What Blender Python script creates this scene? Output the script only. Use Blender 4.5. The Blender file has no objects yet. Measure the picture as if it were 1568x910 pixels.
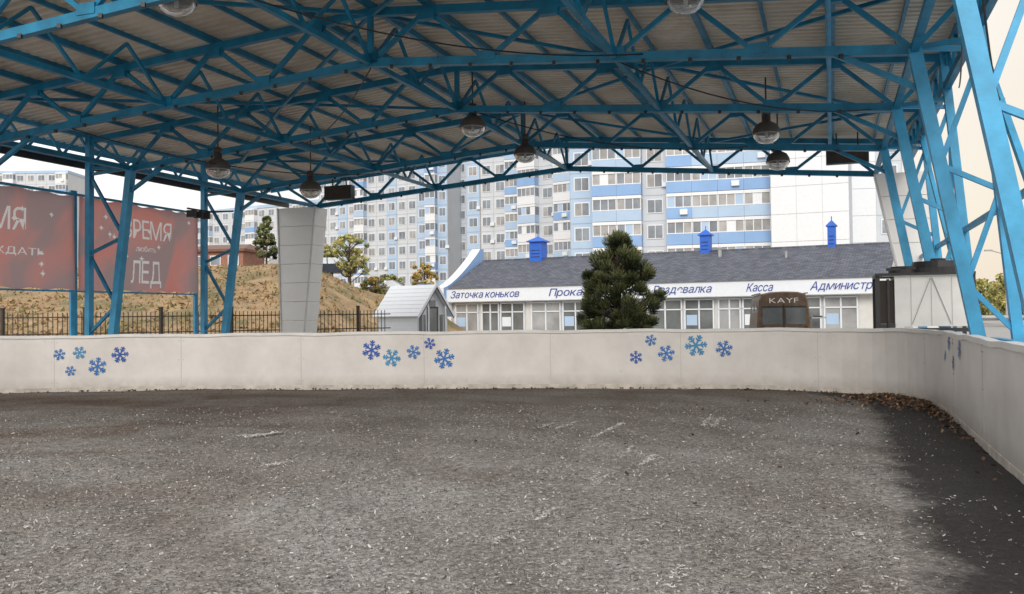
import bpy, math, random
import numpy as np
from mathutils import Vector, Matrix
random.seed(4); rng=np.random.default_rng(7)
TH=math.radians(19.3); C=math.cos(TH); S=math.sin(TH)
def R(X,Y,z=0.0): return Vector((X*C+Y*S,-X*S+Y*C,z))
scene=bpy.context.scene
COL=scene.collection
# ------------------------------------------------------------- materials
def mat(name,col,rough=0.7,metal=0.0,var=0.15,scale=3.0,bump=0.0,bscale=None,col2=None,spec=0.5,stretch=None):
    m=bpy.data.materials.new(name); m.use_nodes=True
    nt=m.node_tree; N=nt.nodes; L=nt.links
    b=N['Principled BSDF']; b.inputs['Roughness'].default_value=rough; b.inputs['Metallic'].default_value=metal
    b.inputs['Specular IOR Level'].default_value=spec
    tc=N.new('ShaderNodeTexCoord'); mp=N.new('ShaderNodeMapping'); L.new(tc.outputs['Object'],mp.inputs[0])
    if stretch: mp.inputs['Scale'].default_value=stretch
    n=N.new('ShaderNodeTexNoise'); n.inputs['Scale'].default_value=scale; n.inputs['Detail'].default_value=6; n.inputs['Roughness'].default_value=0.6
    L.new(mp.outputs[0],n.inputs['Vector'])
    r=N.new('ShaderNodeValToRGB'); r.color_ramp.elements[0].position=0.3; r.color_ramp.elements[1].position=0.7
    c=np.array(col); c2=np.array(col2) if col2 is not None else c*(1+var)
    lo=c*(1-var) if col2 is None else c
    r.color_ramp.elements[0].color=(*lo,1); r.color_ramp.elements[1].color=(*np.clip(c2,0,1),1)
    L.new(n.outputs[0],r.inputs[0]); L.new(r.outputs[0],b.inputs['Base Color'])
    if bump:
        n2=N.new('ShaderNodeTexNoise'); n2.inputs['Scale'].default_value=bscale or scale*8; n2.inputs['Detail'].default_value=4
        L.new(tc.outputs['Object'],n2.inputs['Vector'])
        bp=N.new('ShaderNodeBump'); bp.inputs['Strength'].default_value=bump; bp.inputs['Distance'].default_value=0.02
        L.new(n2.outputs[0],bp.inputs['Height']); L.new(bp.outputs[0],b.inputs['Normal'])
    return m
M={}
M['blue']=mat('truss_blue_paint',(0.010,0.21,0.38),0.4,var=0.32,scale=2.5,bump=0.1)
M['lblue']=mat('light_blue_paint_and_sidelit',(0.05,0.35,0.61),0.45,var=0.25,scale=2,bump=.1)  # own paint of posts and pipe; on canopy legs, side light as colour
M['white']=mat('white_panel',(0.88,0.87,0.85),0.55,var=0.04,scale=1.2,bump=0.05)
M['joint']=mat('panel_joint',(0.35,0.34,0.33),0.8)
M['ajoint']=mat('apartment_panel_joint',(0.42,0.43,0.45),0.8)
M['dark']=mat('dark_metal',(0.03,0.03,0.032),0.45,var=0.3)
M['iron']=mat('iron_fence_paint',(0.06,0.045,0.035),0.6,var=0.3)
M['grey']=mat('grey_metal',(0.35,0.35,0.35),0.45,metal=0.3)
M['cream']=mat('cream_sheet_metal',(0.84,0.83,0.80),0.42,metal=0.0,var=0.08,scale=2,bump=0.15,bscale=3)
M['wall']=mat('apartment_white',(0.56,0.60,0.65),0.8,var=0.05,scale=0.4)
M['ablue']=mat('apartment_blue',(0.25,0.41,0.68),0.8,var=0.07,scale=0.4)
M['apale']=mat('apartment_pale_blue',(0.40,0.53,0.70),0.8,var=0.06,scale=0.4)
M['glass']=mat('window_glass',(0.18,0.21,0.25),0.12,var=0.5,scale=0.35,spec=0.9)  # lifted grey-blue, low contrast: distance haze put into the colour
M['curtain']=mat('window_curtain',(0.31,0.31,0.31),0.25,var=0.4,scale=0.5,spec=0.8)  # lightened like the glass, haze carried by the colour
M['frame']=mat('window_frame_white',(0.72,0.75,0.79),0.5,var=0.03)
M['pwall']=mat('pavilion_wall',(0.62,0.61,0.58),0.7,var=0.06)
M['pglass']=mat('pavilion_glass',(0.13,0.14,0.14),0.1,var=0.5,scale=0.6,spec=0.9)
M['chim']=mat('chimney_blue',(0.02,0.12,0.55),0.5,var=0.15)
M['sign']=mat('sign_lettering_blue',(0.015,0.05,0.28),0.5)
M['bark']=mat('bark',(0.09,0.06,0.045),0.9,var=0.4,scale=10)
M['bwhite']=mat('print_white',(0.94,0.90,0.87),0.6,var=.03)
M['deck']=mat('corrugated_deck',(0.66,0.575,0.47),0.45,metal=0.0,col2=(0.93,0.85,0.74),scale=0.9,spec=0.6)
def shingle():
    m=bpy.data.materials.new('slate_shingles'); m.use_nodes=True; N=m.node_tree.nodes; L=m.node_tree.links
    b=N['Principled BSDF']; b.inputs['Roughness'].default_value=0.75
    tc=N.new('ShaderNodeTexCoord'); br=N.new('ShaderNodeTexBrick'); L.new(tc.outputs['Object'],br.inputs['Vector'])
    br.inputs['Color1'].default_value=(0.085,0.095,0.125,1); br.inputs['Color2'].default_value=(0.16,0.17,0.21,1); br.inputs['Mortar'].default_value=(0.05,0.055,0.07,1)
    br.inputs['Scale'].default_value=1.0; br.inputs['Brick Width'].default_value=0.33; br.inputs['Row Height'].default_value=0.17; br.inputs['Mortar Size'].default_value=0.015
    n=N.new('ShaderNodeTexNoise'); n.inputs['Scale'].default_value=1.2; L.new(tc.outputs['Object'],n.inputs['Vector'])
    mx=N.new('ShaderNodeMixRGB'); mx.blend_type='MULTIPLY'; mx.inputs[0].default_value=0.4
    L.new(br.outputs[0],mx.inputs[1]); L.new(n.outputs[0],mx.inputs[2]); L.new(mx.outputs[0],b.inputs['Base Color'])
    return m
M['shingle']=shingle()
def bannermat(name,cols):
    m=bpy.data.materials.new(name); m.use_nodes=True; N=m.node_tree.nodes; L=m.node_tree.links
    b=N['Principled BSDF']; b.inputs['Roughness'].default_value=0.5
    tc=N.new('ShaderNodeTexCoord'); n=N.new('ShaderNodeTexNoise'); n.inputs['Scale'].default_value=0.4; n.inputs['Detail'].default_value=3; n.inputs['Distortion'].default_value=1.2
    L.new(tc.outputs['Object'],n.inputs['Vector'])
    r=N.new('ShaderNodeValToRGB'); e=r.color_ramp.elements
    e[0].position=0.36; e[0].color=(*cols[0],1); e[1].position=0.66; e[1].color=(*cols[3],1)
    k=e.new(0.52); k.color=(*cols[2],1); k=e.new(0.44); k.color=(*cols[1],1)
    L.new(n.outputs[0],r.inputs[0]); L.new(r.outputs[0],b.inputs['Base Color'])
    t=N.new('ShaderNodeBsdfTranslucent'); L.new(r.outputs[0],t.inputs[0]); mx=N.new('ShaderNodeMixShader'); mx.inputs[0].default_value=0.45
    L.new(b.outputs[0],mx.inputs[1]); L.new(t.outputs[0],mx.inputs[2]); L.new(mx.outputs[0],N['Material Output'].inputs[0])
    return m
M['banner']=bannermat('banner_red',[(0.50,0.36,0.36),(0.66,0.36,0.34),(0.80,0.35,0.31),(0.84,0.31,0.26)])
M['bprint']=bannermat('banner_white_print',[(0.95,0.93,0.92)]*4)
def glassmat():
    m=bpy.data.materials.new('lamp_glass'); m.use_nodes=True; b=m.node_tree.nodes['Principled BSDF']
    b.inputs['Base Color'].default_value=(0.70,0.69,0.67,1); b.inputs['Roughness'].default_value=0.15
    b.inputs['Transmission Weight'].default_value=0.75; b.inputs['IOR'].default_value=1.2
    return m
M['lampglass']=glassmat()

# ------------------------------------------------------------- mesh builder
class MB:
    def __init__(s): s.v=[];s.f=[];s.m=[]
    def poly(s,pts,m=0):
        n=len(s.v); s.v+=[tuple(p) for p in pts]; s.f.append(tuple(range(n,n+len(pts)))); s.m.append(m)
    def obox(s,o,u,v,w,m=0):
        o=Vector(o);u=Vector(u);v=Vector(v);w=Vector(w)
        if u.cross(v).dot(w)<0: u,v=v,u
        P=[o,o+u,o+u+v,o+v,o+w,o+u+w,o+u+v+w,o+v+w]
        n=len(s.v); s.v+=[tuple(p) for p in P]
        for f in ((0,3,2,1),(4,5,6,7),(0,1,5,4),(1,2,6,5),(2,3,7,6),(3,0,4,7)):
            s.f.append(tuple(n+i for i in f)); s.m.append(m)
    def box(s,c,d,m=0):
        s.obox((c[0]-d[0]/2,c[1]-d[1]/2,c[2]-d[2]/2),(d[0],0,0),(0,d[1],0),(0,0,d[2]),m)
    def beam(s,p,q,w,h=None,m=0):
        p=Vector(p);q=Vector(q);h=h or w; d=q-p
        if d.length<1e-6: return
        up=Vector((0,0,1)); 
        if abs(d.normalized().dot(up))>0.98: up=Vector((C,-S,0))
        a=d.cross(up).normalized()*w; b=a.cross(d).normalized()*h
        s.obox(p-a/2-b/2,a,b,d,m)
    def cyl(s,p,q,r0,r1=None,n=10,m=0,caps=True):
        r1=r0 if r1 is None else r1
        p=Vector(p);q=Vector(q);d=(q-p).normalized(); a=d.orthogonal().normalized(); b=d.cross(a)
        k=len(s.v)
        for c,r in ((p,r0),(q,r1)):
            for i in range(n):
                t=2*math.pi*i/n; s.v.append(tuple(c+a*(r*math.cos(t))+b*(r*math.sin(t))))
        for i in range(n):
            j=(i+1)%n; s.f.append((k+i,k+j,k+n+j,k+n+i)); s.m.append(m)
        if caps:
            s.f.append(tuple(k+i for i in reversed(range(n)))); s.m.append(m)
            s.f.append(tuple(k+n+i for i in range(n))); s.m.append(m)
    def lathe(s,c,prof,n=20,m=0):
        k=len(s.v)
        for r,z in prof:
            for i in range(n):
                t=2*math.pi*i/n; s.v.append((c[0]+r*math.cos(t),c[1]+r*math.sin(t),c[2]+z))
        for a in range(len(prof)-1):
            for i in range(n):
                j=(i+1)%n; s.f.append((k+a*n+i,k+a*n+j,k+(a+1)*n+j,k+(a+1)*n+i)); s.m.append(m)
    def obj(s,name,mats,parent=None,smooth=False,matrix=None):
        me=bpy.data.meshes.new(name); me.from_pydata(s.v,[],s.f)
        for k in mats: me.materials.append(M[k] if isinstance(k,str) else k)
        me.polygons.foreach_set('material_index',s.m)
        if smooth: me.polygons.foreach_set('use_smooth',[True]*len(s.f))
        me.update(); o=bpy.data.objects.new(name,me); COL.objects.link(o)
        if parent: o.parent=parent
        if matrix: o.matrix_world=matrix
        return o
def empty(name,matrix=None):
    e=bpy.data.objects.new(name,None); COL.objects.link(e)
    if matrix is not None: e.matrix_world=matrix
    return e
def arrmesh(name,V,F,mi,mats,parent=None):
    me=bpy.data.meshes.new(name); me.from_pydata(V.tolist(),[],F.tolist())
    for k in mats: me.materials.append(M[k] if isinstance(k,str) else k)
    me.polygons.foreach_set('material_index',np.asarray(mi,dtype=np.int32)); me.update()
    o=bpy.data.objects.new(name,me); COL.objects.link(o)
    if parent: o.parent=parent
    return o
def unit(a): return a/np.maximum(np.linalg.norm(a,axis=1,keepdims=True),1e-9)
def quads(c,L,W,a=None,flat=None):
    n=len(c)
    if a is None: a=rng.normal(size=(n,3))
    if flat is not None: a=a*np.array([1,1,flat])
    a=unit(a); r=rng.normal(size=(n,3))
    if flat is not None: r=r*np.array([1,1,flat])
    b=unit(np.cross(a,np.cross(a,r)))
    a=a*np.reshape(L,(-1,1)); b=b*np.reshape(W,(-1,1))
    V=np.stack([c-a-b*0.6,c+a*0.6-b,c+a+b*0.6,c-a*0.7+b],1).reshape(-1,3)
    F=np.arange(4*n).reshape(n,4)
    return V,F
# glyph triangles -----------------------------------------------------------
_g={}
def glyph(ch):
    if ch in _g: return _g[ch]
    if ch in 'нь':
        xh=glyph('о')[1]; s=0.085; w=0.44; T=[]
        def q(x0,y0,x1,y1): T.extend([[(x0,y0),(x1,y0),(x1,y1)],[(x0,y0),(x1,y1),(x0,y1)]])
        q(0,0,s,xh)
        if ch=='н': q(w-s,0,w,xh); q(s,xh/2-s*.45,w-s,xh/2+s*.45)
        else:
            h=xh*.60; r=h/2; cx=w-r; si=s*.85; q(s,0,cx,si); q(s,h-si,cx,h)
            for i in range(8):
                a0=-math.pi/2+math.pi*i/8; a1=-math.pi/2+math.pi*(i+1)/8
                P=[(cx+rr*math.cos(a),r+rr*math.sin(a)) for rr,a in ((r-si,a0),(r,a0),(r,a1),(r-si,a1))]
                T.extend([[P[0],P[1],P[2]],[P[0],P[2],P[3]]])
        _g[ch]=(np.array(T),xh,w); return _g[ch]
    cu=bpy.data.curves.new('tmp_text','FONT'); cu.body=ch; cu.size=1; cu.resolution_u=5
    t=bpy.data.objects.new('tmp_text',cu); COL.objects.link(t)
    dg=bpy.context.evaluated_depsgraph_get(); dg.update()
    me=bpy.data.meshes.new_from_object(t.evaluated_get(dg)); me.calc_loop_triangles()
    co=np.array([v.co[:2] for v in me.vertices]); tr=np.array([lt.vertices[:] for lt in me.loop_triangles])
    bpy.data.objects.remove(t); bpy.data.curves.remove(cu); bpy.data.meshes.remove(me)
    x0=co[:,0].min(); T=co[tr]; T[:,:,0]-=x0
    _g[ch]=(T,co[:,1].max(),co[:,0].max()-x0); return _g[ch]
def layout(body,x0,x1,z,height,shear=0.0):
    x=0;out=[]; cap=glyph('О' if body.isupper() else 'З')[1]
    for ch in body:
        if ch==' ': x+=0.24; continue
        T,h,w=glyph(ch); t=T.copy(); t[:,:,0]+=x; out.append(t); x+=w+0.075
    T=np.concatenate(out); W=x-0.075; sy=height/cap
    T[:,:,1]*=sy; T[:,:,0]=x0+T[:,:,0]*(x1-x0)/W+shear*T[:,:,1]; T[:,:,1]+=z
    return T
def text(body,name,parent,x0,x1,z,m,y=-0.03,shear=0.0,height=.3):
    T=layout(body,x0,x1,z,height,shear).reshape(-1,2)
    V=np.stack([T[:,0],np.full(len(T),y),T[:,1]],1)
    return arrmesh(name,V,np.arange(len(V)).reshape(-1,3),np.zeros(len(V)//3),[m],parent)
def ss(a,b,x):
    t=np.clip((x-a)/(b-a),0,1); return t*t*(3-2*t)

# ------------------------------------------------------------- terrain
def hgt(x,y):
    x=np.asarray(x,float); y=np.asarray(y,float); r=x/np.maximum(y,1)
    tl=1-ss(-0.24,-0.13,r)
    st=50-15*tl
    t=np.clip((y-st)/(65-st),0,1); t=t*t*(3-2*t)
    lm=1-ss(-0.10,-0.03,r)
    base=t*(2.9+2.3*tl)*lm
    far=ss(72,95,y)*3.6+ss(110,200,y)*3
    h=np.maximum(base,far)*(1-ss(0.42,0.52,r))
    return h*(y>1)
xs=np.concatenate([np.linspace(-1500,-140,18),np.linspace(-130,90,150),np.linspace(100,1500,18)])
ys=np.concatenate([np.linspace(-600,-20,10),np.linspace(-10,25,12),np.linspace(27,120,95),np.linspace(125,260,20),np.linspace(300,3000,16)])
X,Y=np.meshgrid(xs,ys); Z=hgt(X,Y)+ (hgt(X,Y)>0.3)*rng.normal(size=X.shape)*0.08
V=np.stack([X,Y,Z-0.012],-1).reshape(-1,3); nx=len(xs); idx=np.arange(len(V)).reshape(len(ys),nx)
F=np.stack([idx[:-1,:-1],idx[:-1,1:],idx[1:,1:],idx[1:,:-1]],-1).reshape(-1,4)
def groundmat():
    m=bpy.data.materials.new('ground_surface'); m.use_nodes=True; N=m.node_tree.nodes; L=m.node_tree.links
    b=N['Principled BSDF']; b.inputs['Roughness'].default_value=0.9
    geo=N.new('ShaderNodeNewGeometry'); sp=N.new('ShaderNodeSeparateXYZ'); L.new(geo.outputs['Position'],sp.inputs[0])
    n=N.new('ShaderNodeTexNoise'); n.inputs['Scale'].default_value=0.4; n.inputs['Detail'].default_value=10; n.inputs['Roughness'].default_value=0.75; L.new(geo.outputs['Position'],n.inputs['Vector'])
    r=N.new('ShaderNodeValToRGB'); e=r.color_ramp.elements; e[0].position=0.34; e[0].color=(0.11,0.11,0.045,1); e[1].position=0.66; e[1].color=(0.41,0.30,0.165,1); k=e.new(0.5); k.color=(0.29,0.19,0.10,1); k=e.new(0.43); k.color=(0.18,0.155,0.075,1)
    L.new(n.outputs[0],r.inputs[0])
    r2=N.new('ShaderNodeValToRGB'); r2.color_ramp.elements[0].color=(0.22,0.22,0.22,1); r2.color_ramp.elements[1].color=(0.42,0.41,0.39,1); L.new(n.outputs[0],r2.inputs[0])
    mr=N.new('ShaderNodeMapRange'); mr.inputs['From Min'].default_value=0.05; mr.inputs['From Max'].default_value=0.3; L.new(sp.outputs['Z'],mr.inputs['Value'])
    mx=N.new('ShaderNodeMixRGB'); L.new(mr.outputs[0],mx.inputs[0]); L.new(r2.outputs[0],mx.inputs[1]); L.new(r.outputs[0],mx.inputs[2]); L.new(mx.outputs[0],b.inputs['Base Color'])
    return m
M['ground']=groundmat()
g=arrmesh('ground',V,F,np.zeros(len(F)),['ground'])
g.data.polygons.foreach_set('use_smooth',[True]*len(F))

n=12000
gy=35+rng.random(n)**1.3*32; gr=-0.62+rng.random(n)*0.52; gx=gr*gy; gz=hgt(gx,gy); k=gz>0.2
gx,gy,gz=gx[k],gy[k],gz[k]; n=len(gx); hh=0.03+rng.random(n)**3*0.22; ang=rng.random(n)*6.28; w=0.05+rng.random(n)*0.10
lean=rng.normal(size=(n,2))*0.10
V=np.stack([np.stack([gx-np.cos(ang)*w,gy-np.sin(ang)*w,gz-0.05],1),np.stack([gx+np.cos(ang)*w,gy+np.sin(ang)*w,gz-0.05],1),np.stack([gx+lean[:,0],gy+lean[:,1],gz+hh],1)],1).reshape(-1,3)
M['gr1']=mat('dry_grass_ochre',(0.35,0.235,0.11),0.9,var=0.3); M['gr2']=mat('dry_grass_brown',(0.21,0.13,0.06),0.9,var=0.3); M['gr3']=mat('dry_grass_green',(0.15,0.16,0.06),0.9,var=0.3)
arrmesh('dry_grass',V,np.arange(3*n).reshape(n,3),rng.choice(3,n,p=[.42,.32,.26]),['gr1','gr2','gr3'])

# ------------------------------------------------------------- rink outline
CP=[(-18.6,-8),(-18.6,-4),(-18.6,3),(-18.5,8),(-18.0,11.3),(-16.6,14.0),(-13.9,15.6),(-11.2,16.35),(-8.0,17.15),(-5.3,17.8),(-2.7,18.15),(-0.9,18.1),(.55,17.5),(1.33,16.3),(1.5,14.5),(1.5,10),(1.5,4),(1.5,-4),(1.5,-8)]
def catmull(P,k):
    out=[]
    for i in range(1,len(P)-2):
        p0,p1,p2,p3=[np.array(P[j],float) for j in (i-1,i,i+1,i+2)]
        for t in np.linspace(0,1,k,endpoint=False):
            out.append(0.5*((2*p1)+(-p0+p2)*t+(2*p0-5*p1+4*p2-p3)*t*t+(-p0+3*p1-3*p2+p3)*t**3))
    out.append(np.array(P[-2],float)); return np.array(out)
BL=catmull(CP,10)
seg=np.linalg.norm(np.diff(BL,axis=0),axis=1); SL=np.concatenate([[0],np.cumsum(seg)])
def bpos(s):
    s=min(max(s,0),SL[-1]-1e-4); i=int(np.searchsorted(SL,s,side='right')-1); i=min(i,len(BL)-2)
    t=(s-SL[i])/seg[i]; p=BL[i]*(1-t)+BL[i+1]*t
    j0=max(i-1,0); j1=min(i+2,len(BL)-1); d=(BL[j1]-BL[j0]); d/=np.linalg.norm(d)
    return p,d,np.array([d[1],-d[0]])
def Bp(s,off,z):
    p,d,nn=bpos(s); q=p+nn*off; return R(q[0],q[1],z)
def boardmat():
    m=bpy.data.materials.new('rink_board_white'); m.use_nodes=True; N=m.node_tree.nodes; L=m.node_tree.links
    b=N['Principled BSDF']; b.inputs['Roughness'].default_value=0.38
    geo=N.new('ShaderNodeNewGeometry'); sp=N.new('ShaderNodeSeparateXYZ'); L.new(geo.outputs['Position'],sp.inputs[0])
    n=N.new('ShaderNodeTexNoise'); n.inputs['Scale'].default_value=1.1; n.inputs['Detail'].default_value=8; n.inputs['Roughness'].default_value=0.65; L.new(geo.outputs['Position'],n.inputs['Vector'])
    r=N.new('ShaderNodeValToRGB'); e=r.color_ramp.elements; e[0].position=0.3; e[0].color=(0.53,0.505,0.48,1); e[1].position=0.62; e[1].color=(0.645,0.62,0.595,1)
    L.new(n.outputs[0],r.inputs[0])
    mr=N.new('ShaderNodeMapRange'); mr.inputs['From Min'].default_value=0.32; mr.inputs['From Max'].default_value=0.02; L.new(sp.outputs['Z'],mr.inputs['Value'])
    n2=N.new('ShaderNodeTexNoise'); n2.inputs['Scale'].default_value=6; n2.inputs['Detail'].default_value=7; L.new(geo.outputs['Position'],n2.inputs['Vector'])
    mu=N.new('ShaderNodeMath'); mu.operation='MULTIPLY'; L.new(mr.outputs[0],mu.inputs[0]); L.new(n2.outputs[0],mu.inputs[1])
    mx=N.new('ShaderNodeMixRGB'); mx.inputs[2].default_value=(0.25,0.21,0.17,1); L.new(mu.outputs[0],mx.inputs[0]); L.new(r.outputs[0],mx.inputs[1])
    mp=N.new('ShaderNodeMapping'); mp.inputs['Scale'].default_value=(1,1,2.5); L.new(geo.outputs['Position'],mp.inputs[0])
    vo=N.new('ShaderNodeTexNoise'); vo.inputs['Scale'].default_value=5; vo.inputs['Detail'].default_value=8; vo.inputs['Roughness'].default_value=.8; L.new(mp.outputs[0],vo.inputs['Vector'])
    rr=N.new('ShaderNodeValToRGB'); rr.color_ramp.elements[0].position=.63; rr.color_ramp.elements[1].position=.73; rr.color_ramp.elements[1].color=(.65,.65,.65,1); L.new(vo.outputs[0],rr.inputs[0])
    mx2=N.new('ShaderNodeMixRGB'); mx2.inputs[2].default_value=(0.2,0.19,0.18,1); L.new(rr.outputs[0],mx2.inputs[0]); L.new(mx.outputs[0],mx2.inputs[1]); L.new(mx2.outputs[0],b.inputs['Base Color'])
    v2=N.new('ShaderNodeTexNoise'); v2.inputs['Scale'].default_value=1.5; v2.inputs['Detail'].default_value=2; L.new(geo.outputs['Position'],v2.inputs['Vector'])
    bp=N.new('ShaderNodeBump'); bp.inputs['Strength'].default_value=0.3; bp.inputs['Distance'].default_value=.05; L.new(v2.outputs[0],bp.inputs['Height']); L.new(bp.outputs[0],b.inputs['Normal'])
    return m
M['board']=boardmat()
M['kick']=mat('board_kick_strip',(0.45,0.41,0.36),0.6,var=0.3,scale=5)
M['cap']=mat('board_cap_rail',(0.62,0.615,0.60),0.4,var=0.1)
boards=empty('rink_boards')
mb=MB(); prof=[(0,0.10),(0,1.13),(0.025,1.135),(0.025,1.195),(-0.10,1.195),(-0.10,1.135),(-0.08,1.13),(-0.08,0)]
kprof=[(0.008,-0.01),(0.008,0.10),(0,0.102)]
ssamp=np.arange(0,SL[-1],0.3)
for (pf,mm) in ((prof,lambda i:2 if 1<=i<=5 else 0),(kprof,lambda i:1)):
    base=len(mb.v)
    for s_ in ssamp:
        wv=0.008*math.sin(s_*2.4)+0.005*math.sin(s_*5.1)
        for o_,z_ in pf: mb.v.append(tuple(Bp(s_,o_,z_+(wv if z_>1 else 0))))
    m_=len(pf)
    for i in range(len(ssamp)-1):
        for j in range(m_-1):
            a=base+i*m_+j; mb.f.append((a,a+1,a+m_+1,a+m_)); mb.m.append(mm(j))
mb.obj('board_panels',['board','kick','cap'],boards)
mb=MB()
SS=np.arange(0,SL[-1],0.02); AZ_=[]
for s in SS:
    p,_,_=bpos(s); w=R(p[0],p[1]); AZ_.append((784+1400*w.x/w.y if w.y>1 else -1e9,w.y))
AZ_=np.array(AZ_)
def find_s(px):
    i=int(np.argmin(np.abs(AZ_[:,0]-px))); return SS[i],AZ_[i,1]
s0,_=find_s(648)
s=s0%2.6
while s<SL[-1]:
    main=abs(s-s0)<0.1
    mb.obox(Bp(s-(0.006 if main else 0.0025),0.0,0.11),Bp(s+0.003,0.0,0.11)-Bp(s-0.003,0.0,0.11),Bp(s,0.003,0.11)-Bp(s,0,0.11),(0,0,1.02),0)
    mb.obox(Bp(s-0.04,-0.2,0.0),Bp(s+0.04,-0.2,0)-Bp(s-0.04,-0.2,0),Bp(s,-0.082,0)-Bp(s,-0.2,0),(0,0,1.1),1)
    for zz in (0.2,0.65,1.05):
        for ds in (-0.05,0.05):
            mb.cyl(Bp(s+ds,0.0,zz),Bp(s+ds,0.006,zz),0.008,n=6,m=0)
    s+=2.6
mb.obj('board_seams',['joint','grey'],boards)
M['sf1']=mat('snowflake_deep_blue',(0.02,0.08,0.34),0.5); M['sf2']=mat('snowflake_blue',(0.025,0.14,0.40),0.5); M['sf3']=mat('snowflake_teal',(0.04,0.22,0.42),0.5)
def flake(mb,s,z,r,m,rot):
    k=[0]
    def strip(a,b,w):
        k[0]+=1; off=0.004+0.0004*k[0]
        a=np.array(a);b=np.array(b);d=(b-a)/np.linalg.norm(b-a);q=np.array([-d[1],d[0]])*w/2
        mb.poly([Bp(s+p[0],off,z+p[1]) for p in (a-q,b-q,b+q,a+q)],m)
    for i in range(6):
        t=rot+i*math.pi/3; e=np.array([math.cos(t),math.sin(t)])
        strip((0,0),e*r,r*0.17)
        for f,l in ((0.42,0.34),(0.68,0.32)):
            for sg in (-1,1):
                t2=t+sg*math.radians(50); strip(e*r*f,e*r*f+np.array([math.cos(t2),math.sin(t2)])*r*l,r*0.13)
mb=MB()
for (px,py,rp,m) in [(91,543,9,1),(122,540,10,2),(149,561,14,1),(107,568,8,1),(184,543,13,0),(568,536,15,0),(599,548,14,2),(633,539,11,1),(657,526,9,0),(679,549,16,1),(973,547,10,0),(996,521,9,1),(1019,541,13,1),(1064,529,17,2),(1107,534,13,1),(1452,524,14,1),(1458,556,12,0),(1468,536,16,1),(1446,545,9,2)]:
    s,d=find_s(px); hy=483-0.0122*(px-784)
    flake(mb,s,1.5-(py-hy)*d/1400,rp*d/1400,m,random.random())
mb.obj('snowflake_decals',['sf1','sf2','sf3'],boards)

# ------------------------------------------------------------- rink floor
st=0.13
gx=np.arange(-19,2.2,st); gy=np.arange(-5,18.8,st)
GX,GY=np.meshgrid(gx,gy); P=np.stack([GX,GY],-1).reshape(-1,2)
dist=np.full(len(P),1e9)
for i in range(len(BL)-1):
    a=BL[i];b=BL[i+1];d=b-a;t=np.clip(((P-a)@d)/(d@d),0,1); q=a+t[:,None]*d
    dist=np.minimum(dist,np.linalg.norm(P-q,axis=1))
def inside(P):
    c=np.zeros(len(P),bool); poly=BL; n=len(poly)
    j=n-1
    for i in range(n):
        xi,yi=poly[i];xj,yj=poly[j]
        cond=((yi>P[:,1])!=(yj>P[:,1]))&(P[:,0]<(xj-xi)*(P[:,1]-yi)/(yj-yi+1e-12)+xi); c^=cond; j=i
    return c
ins=inside(P); sd=np.where(ins,dist,-dist)
zz=0.012+rng.normal(size=len(P))*0.004+0.014*np.sin(P[:,0]*1.3+P[:,1]*.7)*np.sin(P[:,1]*0.9)
V=np.array([tuple(R(p[0],p[1],z)) for p,z in zip(P,np.maximum(zz,-0.004))])
idx=np.arange(len(P)).reshape(GX.shape)
F=np.stack([idx[:-1,:-1],idx[:-1,1:],idx[1:,1:],idx[1:,:-1]],-1).reshape(-1,4)
F=F[(sd[F].min(axis=1)>-0.12)]
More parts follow.
